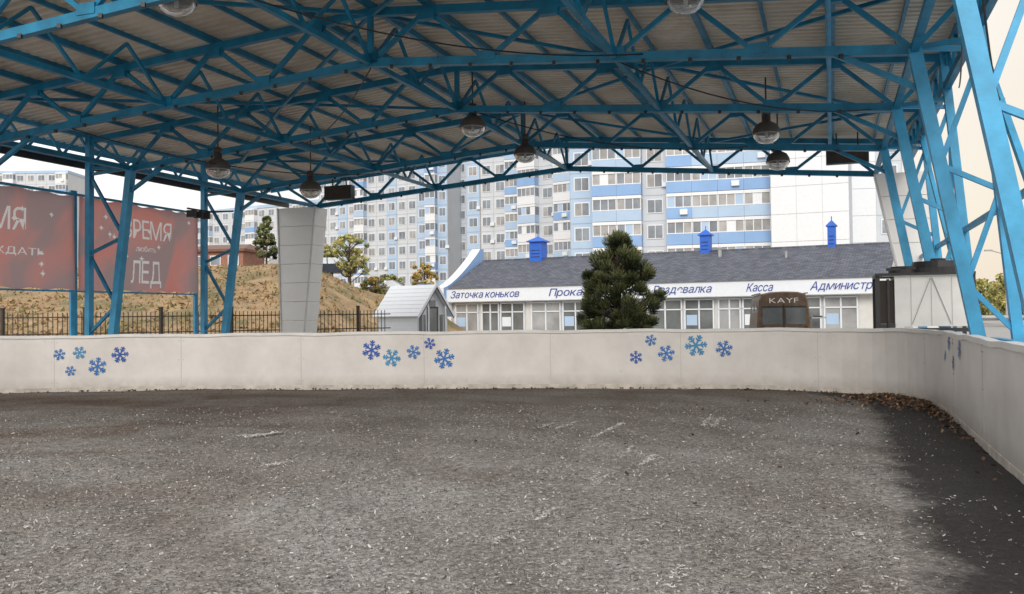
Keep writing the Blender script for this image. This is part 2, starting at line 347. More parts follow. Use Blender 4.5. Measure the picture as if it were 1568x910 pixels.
def floormat():
    m=bpy.data.materials.new('rink_floor_gravel'); m.use_nodes=True; N=m.node_tree.nodes; L=m.node_tree.links
    b=N['Principled BSDF']; b.inputs['Roughness'].default_value=0.85; b.inputs['Specular IOR Level'].default_value=0.3
    geo=N.new('ShaderNodeNewGeometry'); pos=geo.outputs['Position']
    def noise(sc,det=5,ro=0.6,dis=0,scale=None):
        n=N.new('ShaderNodeTexNoise'); n.inputs['Scale'].default_value=sc; n.inputs['Detail'].default_value=det; n.inputs['Roughness'].default_value=ro; n.inputs['Distortion'].default_value=dis
        if scale:
            mp=N.new('ShaderNodeMapping'); mp.inputs['Scale'].default_value=scale[0]; mp.inputs['Rotation'].default_value=(0,0,scale[1]); L.new(pos,mp.inputs[0]); L.new(mp.outputs[0],n.inputs['Vector'])
        else: L.new(pos,n.inputs['Vector'])
        return n.outputs[0]
    def ramp(i,els):
        r=N.new('ShaderNodeValToRGB'); e=r.color_ramp.elements
        e[0].position,e[0].color=els[0][0],(*els[0][1],1); e[1].position,e[1].color=els[-1][0],(*els[-1][1],1)
        for p,c in els[1:-1]: k=e.new(p); k.color=(*c,1)
        L.new(i,r.inputs[0]); return r.outputs[0]
    def mix(bt,f,a,bb):
        x=N.new('ShaderNodeMixRGB'); x.blend_type=bt
        if isinstance(f,float): x.inputs[0].default_value=f
        else: L.new(f,x.inputs[0])
        for k,v in ((1,a),(2,bb)):
            if isinstance(v,tuple): x.inputs[k].default_value=(*v,1)
            else: L.new(v,x.inputs[k])
        return x.outputs[0]
    fine=ramp(noise(20,7,0.9),[(0.37,(0.12,0.115,0.107)),(0.5,(0.335,0.32,0.298)),(0.62,(0.66,0.64,0.605))])
    large=ramp(noise(0.28,4,0.55,0.6),[(0.35,(0.76,0.72,0.69)),(0.6,(1,1,1))])
    streaks=ramp(noise(0.9,6,0.6,0.8,((1,0.22,1),math.radians(35))),[(0.38,(0.80,0.78,0.76)),(0.58,(1,1,1))])
    c=mix('MULTIPLY',1.0,fine,large); c=mix('MULTIPLY',0.85,c,streaks)
    mpw=N.new('ShaderNodeMapping'); mpw.inputs['Location'].default_value=(9,-1,0); L.new(pos,mpw.inputs[0])
    wv=N.new('ShaderNodeTexWave'); wv.wave_type='RINGS'; wv.rings_direction='Z'; wv.inputs['Scale'].default_value=0.22; wv.inputs['Distortion'].default_value=2.5; wv.inputs['Detail'].default_value=3; wv.inputs['Detail Scale'].default_value=.6; L.new(mpw.outputs[0],wv.inputs['Vector'])
    c=mix('MULTIPLY',1.0,c,ramp(wv.outputs['Fac'],[(0.0,(0.86,0.85,0.84)),(0.55,(1,1,1))]))
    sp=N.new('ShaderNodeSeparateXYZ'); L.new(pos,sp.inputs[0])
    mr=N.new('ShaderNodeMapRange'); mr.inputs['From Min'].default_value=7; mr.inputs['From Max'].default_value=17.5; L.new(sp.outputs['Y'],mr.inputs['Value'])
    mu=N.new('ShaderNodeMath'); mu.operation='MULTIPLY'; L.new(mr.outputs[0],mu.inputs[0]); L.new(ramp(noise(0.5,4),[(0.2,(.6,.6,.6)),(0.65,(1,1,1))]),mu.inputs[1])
    c=mix('MIX',mu.outputs[0],c,mix('MULTIPLY',1.0,c,(0.43,0.38,0.345)))  # floor darkens with depth: shade under the canopy put into the colour
    ml=N.new('ShaderNodeMapRange'); ml.inputs['From Min'].default_value=-1.5; ml.inputs['From Max'].default_value=-5; L.new(sp.outputs['X'],ml.inputs['Value'])
    rp=ramp(noise(0.45,5,0.6,0.5,((0.6,1,1),0.3)),[(0.46,(0,0,0)),(0.60,(1,1,1))])
    mm=N.new('ShaderNodeMath'); mm.operation='MULTIPLY'; L.new(ml.outputs[0],mm.inputs[0]); L.new(rp,mm.inputs[1])
    c=mix('MIX',mm.outputs[0],c,mix('MULTIPLY',1.0,c,(0.70,0.57,0.50)))
    at=N.new('ShaderNodeAttribute'); at.attribute_name='wet'
    ad=N.new('ShaderNodeMath'); ad.operation='ADD'; n3=noise(1.6,7,0.75)
    sc=N.new('ShaderNodeMath'); sc.operation='MULTIPLY_ADD'; sc.inputs[1].default_value=1.0; sc.inputs[2].default_value=-0.5; L.new(n3,sc.inputs[0])
    L.new(at.outputs['Fac'],ad.inputs[0]); L.new(sc.outputs[0],ad.inputs[1])
    wet=ramp(ad.outputs[0],[(0.28,(0,0,0)),(0.64,(1,1,1))])
    c=mix('MIX',wet,c,mix('MIX',0.08,(0.024,0.021,0.021),c)); L.new(c,b.inputs['Base Color'])
    v=N.new('ShaderNodeTexVoronoi'); v.inputs['Scale'].default_value=38; L.new(pos,v.inputs['Vector'])
    h=N.new('ShaderNodeMath'); h.operation='ADD'; L.new(v.outputs['Distance'],h.inputs[0]); L.new(noise(90,3,0.8),h.inputs[1])
    bp=N.new('ShaderNodeBump'); bp.inputs['Strength'].default_value=0.9; bp.inputs['Distance'].default_value=0.02; L.new(h.outputs[0],bp.inputs['Height']); L.new(bp.outputs[0],b.inputs['Normal'])
    return m
M['floor']=floormat()
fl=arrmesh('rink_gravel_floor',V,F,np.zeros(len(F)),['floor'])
fl.data.polygons.foreach_set('use_smooth',[True]*len(F))
side=ss(-0.9,0.6,P[:,0]); wet=np.clip(1.6-sd/0.85,0,1)*side + (1-side)*np.clip(0.6-sd/0.7,0,1)
at=fl.data.attributes.new('wet','FLOAT','POINT'); at.data.foreach_set('value',wet.astype(np.float32))

M['ch1']=mat('chip_grey',(0.29,0.28,0.26),0.9,var=0.3); M['ch2']=mat('chip_light',(0.52,0.50,0.47),0.9,var=0.2); M['ch3']=mat('chip_dark',(0.11,0.10,0.09),0.9,var=0.3)
n=80000
yy=4.2+rng.random(n)**1.25*11; xx=(rng.random(n)-0.5)*1.25*yy
Xr=xx*C-yy*S; Yr=xx*S+yy*C; k=(Xr<0.35+1.1*rng.random(n)**7)&(Xr>-17.5)&(Yr<15.5)
xx,yy=xx[k],yy[k]; n=len(xx)
c=np.stack([xx,yy,np.full(n,0.02)+rng.random(n)*0.010],1)
Vv,Ff=quads(c,0.004+rng.random(n)**2*0.015,0.0025+rng.random(n)*0.0045,flat=0.3)
mi=rng.choice(3,n,p=[.54,.10,.36])
cs=[]
def gp(px,py):
    hy=483-0.0122*(px-784); d=2100/(py-hy); return np.array([(px-784)/1400*d,d])
for (a,b,c_,d_,cnt) in [(905,672,952,650,330),(975,718,997,700,160),(820,800,845,783,80),(1073,655,1086,640,160),(1088,656,1100,642,160),(745,838,770,824,60),(905,745,928,730,100),(898,740,916,728,70),(1022,905,1037,870,50),(822,658,848,650,130),(850,660,880,648,130),(372,673,430,664,450),(365,670,415,667,350),(410,716,450,708,120),(945,702,965,686,80),(1306,824,1314,822,40),(680,708,700,698,60),(560,740,600,728,40),(1190,700,1215,690,30),(1440,768,1452,765,10),(1484,772,1500,769,10)]:
    p=gp(a,b);q=gp(c_,d_); t=rng.random(cnt)[:,None]; o=rng.normal(size=(cnt,2))*(0.016+.05*rng.random((cnt,1))**3)
    pts=p*(1-t)+q*t+o; cs.append(np.concatenate([pts,0.028+rng.random((cnt,1))*0.006],1))
cc=np.concatenate(cs); v2,f2=quads(cc,0.007+rng.random(len(cc))*0.012,0.0025+rng.random(len(cc))*0.0035,flat=0.12)
Ff=np.concatenate([Ff,f2+len(Vv)]); Vv=np.concatenate([Vv,v2]); mi=np.concatenate([mi,np.ones(len(cc))])
arrmesh('loose_gravel',Vv,Ff,mi,['ch1','ch2','ch3'])
M['lf1']=mat('fallen_leaf_brown',(0.12,0.055,0.03),0.8,var=0.3); M['lf2']=mat('fallen_leaf_tan',(0.22,0.15,0.08),0.8,var=0.3); M['lf3']=mat('fallen_leaf_dark',(0.045,0.03,0.022),0.8,var=0.3)
cs=[]; sbase=find_s(1390)[0]
for i in range(1700):
    s=sbase+rng.exponential(1.5)-0.7
    p=Bp(s,0.04+rng.exponential(0.18)*(1.7 if s<sbase+2.2 else 0.5),0.025+random.random()*0.05); cs.append(p[:])
for i in range(450):
    s=SL[-1]*0.2+random.random()*SL[-1]*0.5; cs.append(Bp(s,0.03+rng.exponential(0.1),0.03)[:])
for i in range(30):
    cs.append(R(-4+5*random.random(),7+10*random.random(),0.03)[:])
c=np.array(cs); v,f=quads(c,0.017+rng.random(len(c))*0.018,0.011+rng.random(len(c))*0.010,flat=0.5)
arrmesh('leaf_litter',v,f,rng.choice(3,len(c),p=[.4,.2,.4]),['lf1','lf2','lf3'])

# ------------------------------------------------------------- canopy
can=empty('rink_canopy')
XL,XR=-18.3,1.32; XC=(XL+XR)/2; HW=(XR-XL)/2
def zb(X): return 5.7+0.8*(1-abs(X-XC)/HW)
def zt(X): return zb(X)+1.0
FY=[11.3,16.0,20.4,25.4,30.1]; YS=9.6
NP=4
mb=MB()
for fi,y in enumerate(FY):
    far=(fi==len(FY)-1)
    for sg in (-1,1):
        nodes=[XC+sg*HW*i/NP for i in range(NP+1)]
        mb.beam(R(XC,y,zb(XC)),R(XC+sg*HW,y,zb(XC+sg*HW)),0.14,0.16)
        xo=XC+sg*(HW+ (1.45 if sg<0 else 0.9))
        mb.beam(R(XC,y,zt(XC)),R(xo,y,zt(xo)),0.14,0.16)
        for i in range(NP):
            a,b=nodes[i],nodes[i+1]; t=(a+b)/2
            mb.beam(R(a,y,zb(a)),R(t,y,zt(t)),0.085)
            mb.beam(R(t,y,zt(t)),R(b,y,zb(b)),0.085)
            for (gxx,gz) in ((a,zb(a)+0.08),(t,zt(t)-0.1)):
                mb.obox(R(gxx-0.18,y-0.085,gz-0.09),R(gxx+0.18,y,0)-R(gxx-0.18,y,0),R(0,0.17,0)-R(0,0,0),(0,0,0.18))
        mb.beam(R(nodes[NP],y,zb(nodes[NP])),R(xo,y,zt(xo)),0.09)
    mb.beam(R(XC,y,zb(XC)),R(XC,y,zt(XC)),0.1)
    for sg in (-1,1):
        if sg>0: it,ib,ot,ob=1.32,2.35,2.22,2.80
        else: it,ib,ot,ob=-18.3,-19.1,-19.75,-19.80
        if far: continue
        I0=R(it,y,5.72);I1=R(ib,y,0);O0=R(ot,y,6.75);O1=R(ob,y,0)
        mb.beam(I0,I1,0.2,0.2,m=1); mb.beam(O0,O1,0.18,0.16,m=1)  # legs take the lighter blue: side light put into the colour
        kk=6; prev=I0
        for i in range(1,kk+1):
            t=i/kk; q=(O0.lerp(O1,t) if i%2 else I0.lerp(I1,t)); mb.beam(prev,q,0.08,m=1 if sg>0 else 0); prev=q  # right-hand lattice also coloured as side-lit
        mb.beam(I0,O0.lerp(O1,0.14),0.09)
        mb.obox(R(min(ib,ob)-0.2,y-0.2,0),R(0.4+abs(ob-ib),0,0)-R(0,0,0),R(0,0.4,0)-R(0,0,0),(0,0,0.05))
        mb.beam(I0.lerp(I1,0.12),R(it-sg*1.3,y,zb(it-sg*1.3)),0.09)
for X_ in [XC+sg*HW*((i+.5)/NP) for i in range(0,NP) for sg in (-1,1)]+[XC]:
    z=zt(X_)+0.145; mb.beam(R(X_,YS+.1,z),R(X_,31,z),0.10,0.13)
for X_ in [XC+sg*HW*(i/NP) for i in range(1,NP+1) for sg in (-1,1)]:
    z=zt(X_)+0.165; mb.beam(R(X_,YS+.1,z),R(X_,31,z),0.06,0.09)
for X_ in (XC,XC-HW/2,XC+HW/2):
    for i in range(len(FY)-1):
        y0,y1=FY[i],FY[i+1]
        mb.beam(R(X_,y0+.05,zb(X_)),R(X_,y1-.05,zb(X_)),0.10)
        for j in range(2):
            a=y0+(y1-y0)*j/2;b=y0+(y1-y0)*(j+1)/2;t=(a+b)/2
            mb.beam(R(X_,a,zb(X_)),R(X_,t,zt(X_)),0.06); mb.beam(R(X_,t,zt(X_)),R(X_,b,zb(X_)),0.06)
for X_ in (XL,XR):
    mb.beam(R(X_,YS+.2,zb(X_)),R(X_,30,zb(X_)),0.12)
for X_,m_ in ((-19.85,1),(2.28,0)):
    mb.beam(R(X_,YS+.1,6.72),R(X_,31,6.72),0.12,m=m_); mb.beam(R(X_,YS+.1,6.05),R(X_,31,6.05),0.12,0.16,m=0)
    y=11.3-1.175
    while y<30:
        mb.beam(R(X_,y,6.05),R(X_,y+0.59,6.7),0.06,m=m_); mb.beam(R(X_,y+0.59,6.7),R(X_,y+1.175,6.05),0.06,m=m_); y+=1.175
mb.beam(R(-20.15,YS,5.95),R(-20.15,31,5.95),0.1,0.22,m=2)
for i in range(len(FY)-1):
    for k,(a,b) in enumerate(((XL,XC-HW/2),(XC-HW/2,XC),(XC,XC+HW/2),(XC+HW/2,XR))):
        z0=zt(a)-0.02; z1=zt(b)-0.02
        if (i+k)%2==1: mb.beam(R(a,FY[i],z0),R(b,FY[i+1],z1),0.07)
        else: mb.beam(R(b,FY[i],z1-.03),R(a,FY[i+1],z0-.03),0.07)
for i in (0,2):
    X0,X1=2.22,2.80
    mb.beam(R(X0+.1,FY[i],5.9),R(X1+.1,FY[i+1],0.3),0.09,m=1); mb.beam(R(X0-.0,FY[i+1],5.9),R(X1,FY[i],0.3),0.09,m=1)
mb.beam(R(2.53,YS,3.1),R(2.53,30,3.1),0.09,m=1)
mb.beam(R(2.42,8,1.0),R(2.42,16.2,1.0),0.12,m=1)
mb.cyl(R(0.02,YS,6.55),R(0.02,31,6.55),0.05,m=1,n=8)
for y in FY:
    for sg in (-1,1):
        d=0.5
        while d<HW-0.3:
            X_=XC+sg*d; p=R(X_,y-0.09,zb(X_)-0.1); mb.box(p[:],(0.06,0.06,0.07),2); d+=0.82
mb.obj('truss_frames',['blue','lblue','dark'],can)
a=MB()
for (p,q,sag) in ((R(-8.49,11.3,6.4),R(-3,16,6.1),.35),(R(-8.49,16,6.4),R(-13,20.4,6.0),.4),(R(-3.6,16,6.05),R(.9,20.4,5.7),.35),(R(-16,16,5.8),R(-12,25.4,6),.5),(R(-8,20.4,6.4),R(-2,25.4,6),.4),(R(1.5,11.3,6.2),R(2.5,20.4,6),.5),(R(1.6,11.3,5.6),R(2.6,16,4.8),.6)):
    pr=p
    for i in range(1,13):
        t=i/12; c=p.lerp(q,t)-Vector((0,0,sag*4*t*(1-t))); a.cyl(pr,c,0.014,n=5,caps=False); pr=c
a.obj('cables',['dark'],can)
mb=MB()
def zr(X): return zt(X)+0.225
for (Xa,Xb) in ((XC,-21.1),(XC,2.62)):
    y=YS; pts=[]
    while y<31.2:
        pts+=[(y,0),(y+.10,0),(y+.125,.09),(y+.215,.09)]; y+=0.24
    base=len(mb.v)
    xsn=[Xa+(Xb-Xa)*t for t in (0,0.5,1)]
    for (yy_,dz) in pts:
        for X_ in xsn: mb.v.append(tuple(R(X_,yy_,zr(X_)+dz)))
    for i in range(len(pts)-1):
        for j in range(2):
            a=base+i*3+j; mb.f.append((a,a+1,a+4,a+3)); mb.m.append(0)
mb.obj('roof_deck',['deck'],can)
mb=MB()
for X_ in (-21.12,2.64):
    mb.beam(R(X_,YS,zr(X_)-0.02),R(X_,31.2,zr(X_)-0.02),0.03,0.3,m=0)
for sg in (-1,1):
    Xe=-21.1 if sg<0 else 2.62
    mb.beam(R(XC,31.22,zr(XC)-0.02),R(Xe,31.22,zr(Xe)-0.02),0.03,0.35,m=0)
mb.obj('roof_fascia',['lblue'],can)
mb=MB()
def pylon(xa_t,xb_t,xa_b,xb_b,ya,yb,zt_):
    def pt(x,y,z): return R(x,y,z)
    n=8
    for i in range(n):
        t0=i/n; t1=(i+1)/n-0.0022; 
        def X(a_b,a_t,t): return a_b+(a_t-a_b)*t
        z0=zt_*t0;z1=zt_*t1
        P=[pt(X(xa_b,xa_t,t0),ya,z0),pt(X(xb_b,xb_t,t0),ya,z0),pt(X(xb_b,xb_t,t0),yb,z0),pt(X(xa_b,xa_t,t0),yb,z0),pt(X(xa_b,xa_t,t1),ya,z1),pt(X(xb_b,xb_t,t1),ya,z1),pt(X(xb_b,xb_t,t1),yb,z1),pt(X(xa_b,xa_t,t1),yb,z1)]
        k=len(mb.v); mb.v+=[tuple(p) for p in P]
        for f in ((0,3,2,1),(4,5,6,7),(0,1,5,4),(1,2,6,5),(2,3,7,6),(3,0,4,7)): mb.f.append(tuple(k+j for j in f)); mb.m.append(0)
    mb.beam(pt((xa_b+xb_b)/2,(ya+yb)/2,0.02),pt((xa_t+xb_t)/2,(ya+yb)/2,zt_-0.05),0.35,0.35,m=1)
    for sx,x_t,x_b in ((0,xa_t,xa_b),(1,xb_t,xb_b)):
        o=0.012*(1 if sx else -1)
        mb.beam(pt(x_b+o,ya-.01,0),pt(x_t+o,ya-.01,zt_),0.05,0.05,m=2)
pylon(-19.75,-18.15,-19.6,-18.75,29.7,30.6,5.66)
pylon(1.28,2.75,2.45,3.05,29.7,30.6,5.66)
mb.obj('white_pylons',['white','joint','cap'],can)

M['lamphouse']=mat('lamp_housing_brown',(0.10,0.085,0.075),0.5,var=0.2)
def lamp(px,py,d):
    hy=483-0.0122*(px-784); x=(px-784)/1400*d; z=1.5+(hy-py)*d/1400
    e=empty('dome_lamp',Matrix.Translation((x,d,z)))
    a=MB(); a.lathe((0,0,0),[(0.31,0.0),(0.315,0.03),(0.30,0.12),(0.24,0.22),(0.14,0.28),(0.10,0.30),(0.10,0.42),(0.03,0.44),(0.0,0.44)],24,0)
    Xr=x*C-d*S; top=zt(min(max(Xr,XL),XR))-z
    a.cyl((0,0,0.42),(0,0,max(top,0.6)),0.02,n=6)
    a.box((0.0,0,0.5),(0.16,0.2,0.14),0)
    a.obj('lamp_housing',['lamphouse'],e,True)
    b=MB(); b.lathe((0,0,0),[(0.30,-0.005),(0.285,-0.07),(0.23,-0.14),(0.15,-0.19),(0.05,-0.215),(0.0,-0.217)],24,0)
    b.lathe((0,0,0),[(0.318,-0.012),(0.325,0.0),(0.318,0.014)],24,1)
    b.cyl((0,0,0.05),(0,0,-0.12),0.045,0.04,n=8,m=2)
    b.obj('lamp_bowl',['lampglass','grey','frame'],e,True)
for l in [(727,195,22),(807,237,25.4),(335,260,23.3),(477,292,26.3),(1178,205,21),(1195,248,24.8),(272,0,14.2),(1057,-3,14.4)]: lamp(*l)

def speaker(X_,Y_,z,w,h):
    e=empty('loudspeaker'); a=MB()
    a.obox(R(X_-w/2,Y_,z),R(w,0,0)-R(0,0,0),R(0,0.3,0)-R(0,0,0),(0,0,h),0)
    a.obox(R(X_-w/2+.05,Y_-.01,z+.05),R(w-.1,0,0)-R(0,0,0),R(0,0.012,0)-R(0,0,0),(0,0,h-.1),1)
    a.beam(R(X_-w/4,Y_+.15,z+h),R(X_-w/4,Y_+.15,z+h+0.5),0.04); a.beam(R(X_+w/4,Y_+.15,z+h),R(X_+w/4,Y_+.15,z+h+.5),0.04)
    a.obj('speaker_cabinet',['spk','iron'],e)
M['spk']=mat('speaker_dark_teal',(0.03,0.055,0.06),0.5,var=.2)
speaker(-16.9,29.2,5.8,1.1,0.5); speaker(0.5,28.8,5.9,1.2,0.42)
e=empty('floodlight'); a=MB(); a.cyl(R(1.62,12.2,6.15),R(1.58,12.2,5.7),0.14,0.2,12,0); a.beam(R(1.6,12.4,6.6),R(1.6,12.2,6.1),0.06); a.box(R(1.6,12.2,6.3)[:],(0.22,0.25,0.3),0); a.obj('floodlight_body',['iron'],e)
e=empty('floodlight'); a=MB()
for k in range(3):
    p=R(-19.4,24.3+0.35*k,4.9); a.box(p[:],(0.28,0.12,0.22),0)
a.beam(R(-19.4,24.1,5.05),R(-19.4,25.3,5.05),0.05); a.beam(R(-19.4,25.2,5.05),R(-18.6,25.4,5.05),0.05); a.obj('floodlight_body',['dark'],e)

# ------------------------------------------------------------- banners (print is part of the sheet)
def banner(Y0,Y1,z0,z1,texts):
    ang=math.atan2(C,S); Mx=Matrix.Translation(R(-20.5,Y0,0))@Matrix.Rotation(ang,4,'Z')
    e=empty('advertising_banner',Mx); W=Y1-Y0; cell=0.018; nx_=int(W/cell); nz_=int((z1-z0)/cell)
    u=np.linspace(0,1,nx_+1); v=np.linspace(0,1,nz_+1); U_,V_=np.meshgrid(u,v)
    sag=0.04*np.sin(U_*math.pi*5)*np.maximum(V_,1-V_); edge=0.05*np.sin(U_*math.pi*7)**2*(1-2*V_)*(np.abs(1-2*V_)**6)
    P_=np.stack([U_*W,0.02*np.sin(U_*17+V_*5)+sag*0.4,z0+(z1-z0)*V_+edge],-1).reshape(-1,3)
    ii=np.arange((nx_+1)*(nz_+1)).reshape(nz_+1,nx_+1)
    F_=np.stack([ii[:-1,:-1],ii[:-1,1:],ii[1:,1:],ii[1:,:-1]],-1).reshape(-1,4)
    cx=((U_[:-1,:-1]+U_[1:,1:])/2*W).ravel(); cz=(z0+(z1-z0)*(V_[:-1,:-1]+V_[1:,1:])/2).ravel()
    mask=np.zeros(len(cx),bool)
    for (t,x0,x1,z,h) in texts:
        for T in layout(t,x0,x1,z,h):
            lo=T.min(0)-.001; hi=T.max(0)+.001
            c_=np.where((cx>lo[0])&(cx<hi[0])&(cz>lo[1])&(cz<hi[1]))[0]
            if len(c_)==0: continue
            px_,pz_=cx[c_],cz[c_]; s_=[]
            for k in range(3):
                a_,b_=T[k],T[(k+1)%3]; s_.append((b_[0]-a_[0])*(pz_-a_[1])-(b_[1]-a_[1])*(px_-a_[0]))
            s_=np.array(s_); mask[c_[((s_>=-1e-6).all(0))|((s_<=1e-6).all(0))]]=True
    for i in range(10):
        x=0.4+random.random()*(W-.8); z=z0+.3+random.random()*(z1-z0-.6)
        dx=np.abs(cx-x); dz=np.abs(cz-z); mask|=(np.sqrt(dx)+np.sqrt(dz)<0.36)
    o=arrmesh('banner_sheet',P_,F_,mask.astype(int),['banner','bprint'],e); o.data.polygons.foreach_set('use_smooth',[True]*len(F_))
    p=MB()
    for x in (-0.05,W+0.02): p.beam((x,0.12,0),(x,0.12,z1+0.15),0.12,m=0)
    p.beam((0,0.12,z1+.05),(W,0.12,z1+.05),0.07); p.beam((0,0.12,z0-.02),(W,0.12,z0-.02),0.05)
    p.obj('banner_posts',['lblue'],e)
banner(20.75,26.0,2.37,5.1,[('ВРЕМЯ',1.75,3.9,4.05,0.60),('любить',2.3,3.2,3.66,0.17),('ЛЕД',2.1,3.4,2.65,0.72)])
banner(13.6,20.6,2.37,5.1,[('ВРЕМЯ',2.9,5.3,3.95,0.62),('ПОБЕЖДАТЬ',3.0,5.95,3.3,0.19)])

# ------------------------------------------------------------- fence
e=empty('iron_fence'); a=MB()
pts=[(-34,25),(-17,30.5),(-5.0,37.5)]
for (p,q) in zip(pts[:-1],pts[1:]):
    p=Vector((*p,0));q=Vector((*q,0)); L_=(q-p).length; d=(q-p)/L_; n=int(L_/0.15)
    for i in range(n):
        c=p+d*(i*0.15); a.beam(c+Vector((0,0,.1)),c+Vector((0,0,1.78)),0.022)
    for z in (0.25,1.05,1.62): a.beam(p+Vector((0,0,z)),q+Vector((0,0,z)),0.04)
    i=0
    while i<L_: 
        c=p+d*i; a.beam(c,c+Vector((0,0,1.92)),0.1); a.box((c.x,c.y,1.94),(0.14,0.14,0.05)); i+=2.5
a.obj('fence_bars',['iron'],e)

# ------------------------------------------------------------- chiller
e=empty('rooftop_chiller_unit'); a=MB()
ux=R(1,0,0)-R(0,0,0); uy=R(0,1,0)-R(0,0,0)
def rb(x0,x1,y0,y1,z0,z1,m): a.obox(R(x0,y0,z0),ux*(x1-x0),uy*(y1-y0),(0,0,z1-z0),m)
rb(1.12,2.42,18.75,20.1,1.2,2.15,0)
rb(0.86,1.118,18.85,20.0,1.25,2.08,1)
for (x0,x1,y0,y1,z0,z1) in ((0.78,0.86,18.72,18.8,0,2.19),(0.78,0.86,20.02,20.1,0,2.19),(2.43,2.5,18.7,18.78,0,2.17),(2.43,2.5,20.05,20.12,0,2.17),(0.78,1.12,18.7,18.72,1.15,1.25),(0.78,2.5,18.66,18.715,2.16,2.21),(0.78,2.5,18.66,18.72,1.1,1.17),(0.78,0.84,18.8,20.02,2.13,2.2)): rb(x0,x1,y0,y1,z0,z1,2)
rb(0.9,2.4,18.8,20.05,2.151,2.18,0)
for x in (1.4,1.75,2.1): rb(x,x+0.006,18.742,18.749,1.22,2.13,3)
a.beam(R(1.42,18.74,1.25),R(1.74,18.74,2.1),0.012,m=3); a.beam(R(2.08,18.74,1.25),R(1.77,18.74,2.1),0.012,m=3)
cc=R(1.95,19.45,2.18); a.lathe(cc,[(0.5,0),(0.5,0.14),(0.46,0.26),(0.44,0.26),(0.44,0.02)],28,2)
for k in range(8):
    t=k*math.pi/8; a.beam(cc+Vector((0.45*math.cos(t),0.45*math.sin(t),.25)),cc-Vector((0.45*math.cos(t),0.45*math.sin(t),-.25)),0.012,m=2)
a.cyl(cc+Vector((0,0,.05)),cc+Vector((0,0,.32)),0.14,n=12,m=2)
cc=R(1.35,19.45,2.18); a.lathe(cc,[(0.3,0),(0.3,0.12),(0.26,0.18),(0.0,0.18)],20,2)
a.beam(R(1.0,19.2,2.3),R(2.3,19.2,2.34),0.05,m=2)
a.cyl(R(1.0,18.7,0.6),R(1.0,18.7,2.1),0.03,n=8,m=2); a.cyl(R(2.5,18.6,1.35),R(5,18.6,1.35),0.05,n=8,m=3)
a.obj('chiller_body',['cream','iron','dark','grey'],e)

# ------------------------------------------------------------- pavilion
U=Vector((23.7,-12.5,0)).normalized(); ang=math.atan2(U.y,U.x)
PM=Matrix.Translation((-4.0,60,0))@Matrix.Rotation(ang,4,'Z')
pav=empty('skate_rental_pavilion',PM); LN=26.8
a=MB(); a.box((LN/2,4.1,1.2),(LN-.1,7.8,2.4),0); 
b=MB(); x=0.25; k=0
while x<LN-1.6:
    w=[1.75,1.3,1.75,2.05][k%4]
    b.box((x+w/2,0.17,1.28),(w-.1,0.04,1.95),1 if k%3 else 2)
    for xx_ in (x+.04,x+w-.04,x+w/2): b.box((xx_,0.12,1.28),(0.08,0.07,2.0),0)
    for z in (0.3,1.72,2.28): b.box((x+w/2,0.115,z),(w,0.06,0.07),0)
    if k%2==0: b.box((x+w*.25,0.145,1.1),(w*.36,0.02,0.6),0 if k%4 else 3)
    x+=w+[0.22,0.08,0.45,0.12][k%4]; k+=1
a.obj('pavilion_walls',['pwall'],pav); b.obj('pavilion_windows',['frame','pglass','curtain','apale'],pav)
a=MB(); a.box((LN/2+.0,-0.35,2.83),(LN+.2,0.1,0.84),0); a.box((LN/2,0.1,2.43),(LN,0.8,0.04),0); a.box((LN/2,-.36,3.27),(LN+.3,.2,.05),1); a.box((LN/2,-.41,2.40),(LN+.2,.03,.05),1)
a.obj('sign_band',['frame','grey'],pav)
a=MB()
a.poly([(0.1,-0.5,3.28),(LN,-0.5,3.28),(LN,4.1,5.3),(0.1,4.1,5.3)],0); a.poly([(LN,8.6,3.28),(0.1,8.6,3.28),(0.1,4.1,5.3),(LN,4.1,5.3)],0)
a.poly([(LN-.05,-.3,2.4),(LN-.05,8.4,2.4),(LN-.05,8.4,3.3),(LN-.05,4.1,5.25),(LN-.05,-.3,3.3)],1)
a.cyl((0.1,4.1,5.3),(LN,4.1,5.3),0.07,n=8,m=0)
a.obj('pavilion_roof',['shingle','pwall'],pav)
a=MB()
top=[(-0.75,2.4),(-0.75,3.35)]+[(-0.75+4.85*t,3.35+2.75*(t**1.35)) for t in (0.08,.2,.35,.5,.65,.8,.92)]+[(4.1,6.15),(4.6,6.15)]
low=[(4.6,5.0),(4.1,5.0),(-0.4,3.0),(-0.4,2.4)]
pl=top+low
A_=[(-.75,y,z) for y,z in pl]; B_=[(-.1,y,z) for y,z in pl]
a.poly(A_,0); a.poly(list(reversed(B_)),1); n=len(pl)
for i in range(n):
    j=(i+1)%n; a.poly([A_[i],B_[i],B_[j],A_[j]],0)
a.obox((-0.7,0,0),(0.7,0,0),(0,8,0),(0,0,3.2),0)
a.obj('gable_parapet',['frame','ablue'],pav)
for s_,w,zt_ in ((4.4,1.05,6.75),(15.9,0.7,6.6),(23.3,0.5,6.75)):
    a=MB(); a.box((s_,4.1,(4.9+zt_-.35)/2),(w*.85,w*.85,zt_-.35-4.9),0)
    z=zt_-.35; h=w*.58; a.box((s_,4.1,z+.03),(h*2,h*2,.06),0)
    for (p,q) in (((-h,-h),(h,-h)),((h,-h),(h,h)),((h,h),(-h,h)),((-h,h),(-h,-h))): a.poly([(s_+p[0],4.1+p[1],z+.06),(s_+q[0],4.1+q[1],z+.06),(s_,4.1,zt_+.05)],0)
    for k in range(3): a.box((s_,4.1-w*.43,5.4+.22*k),(w*.6,0.03,0.05),1)
    a.cyl((s_,4.1,zt_),(s_,4.1,zt_+.25),0.03,n=6,m=0)
    a.obj('chimney',['chim','dark'],pav)
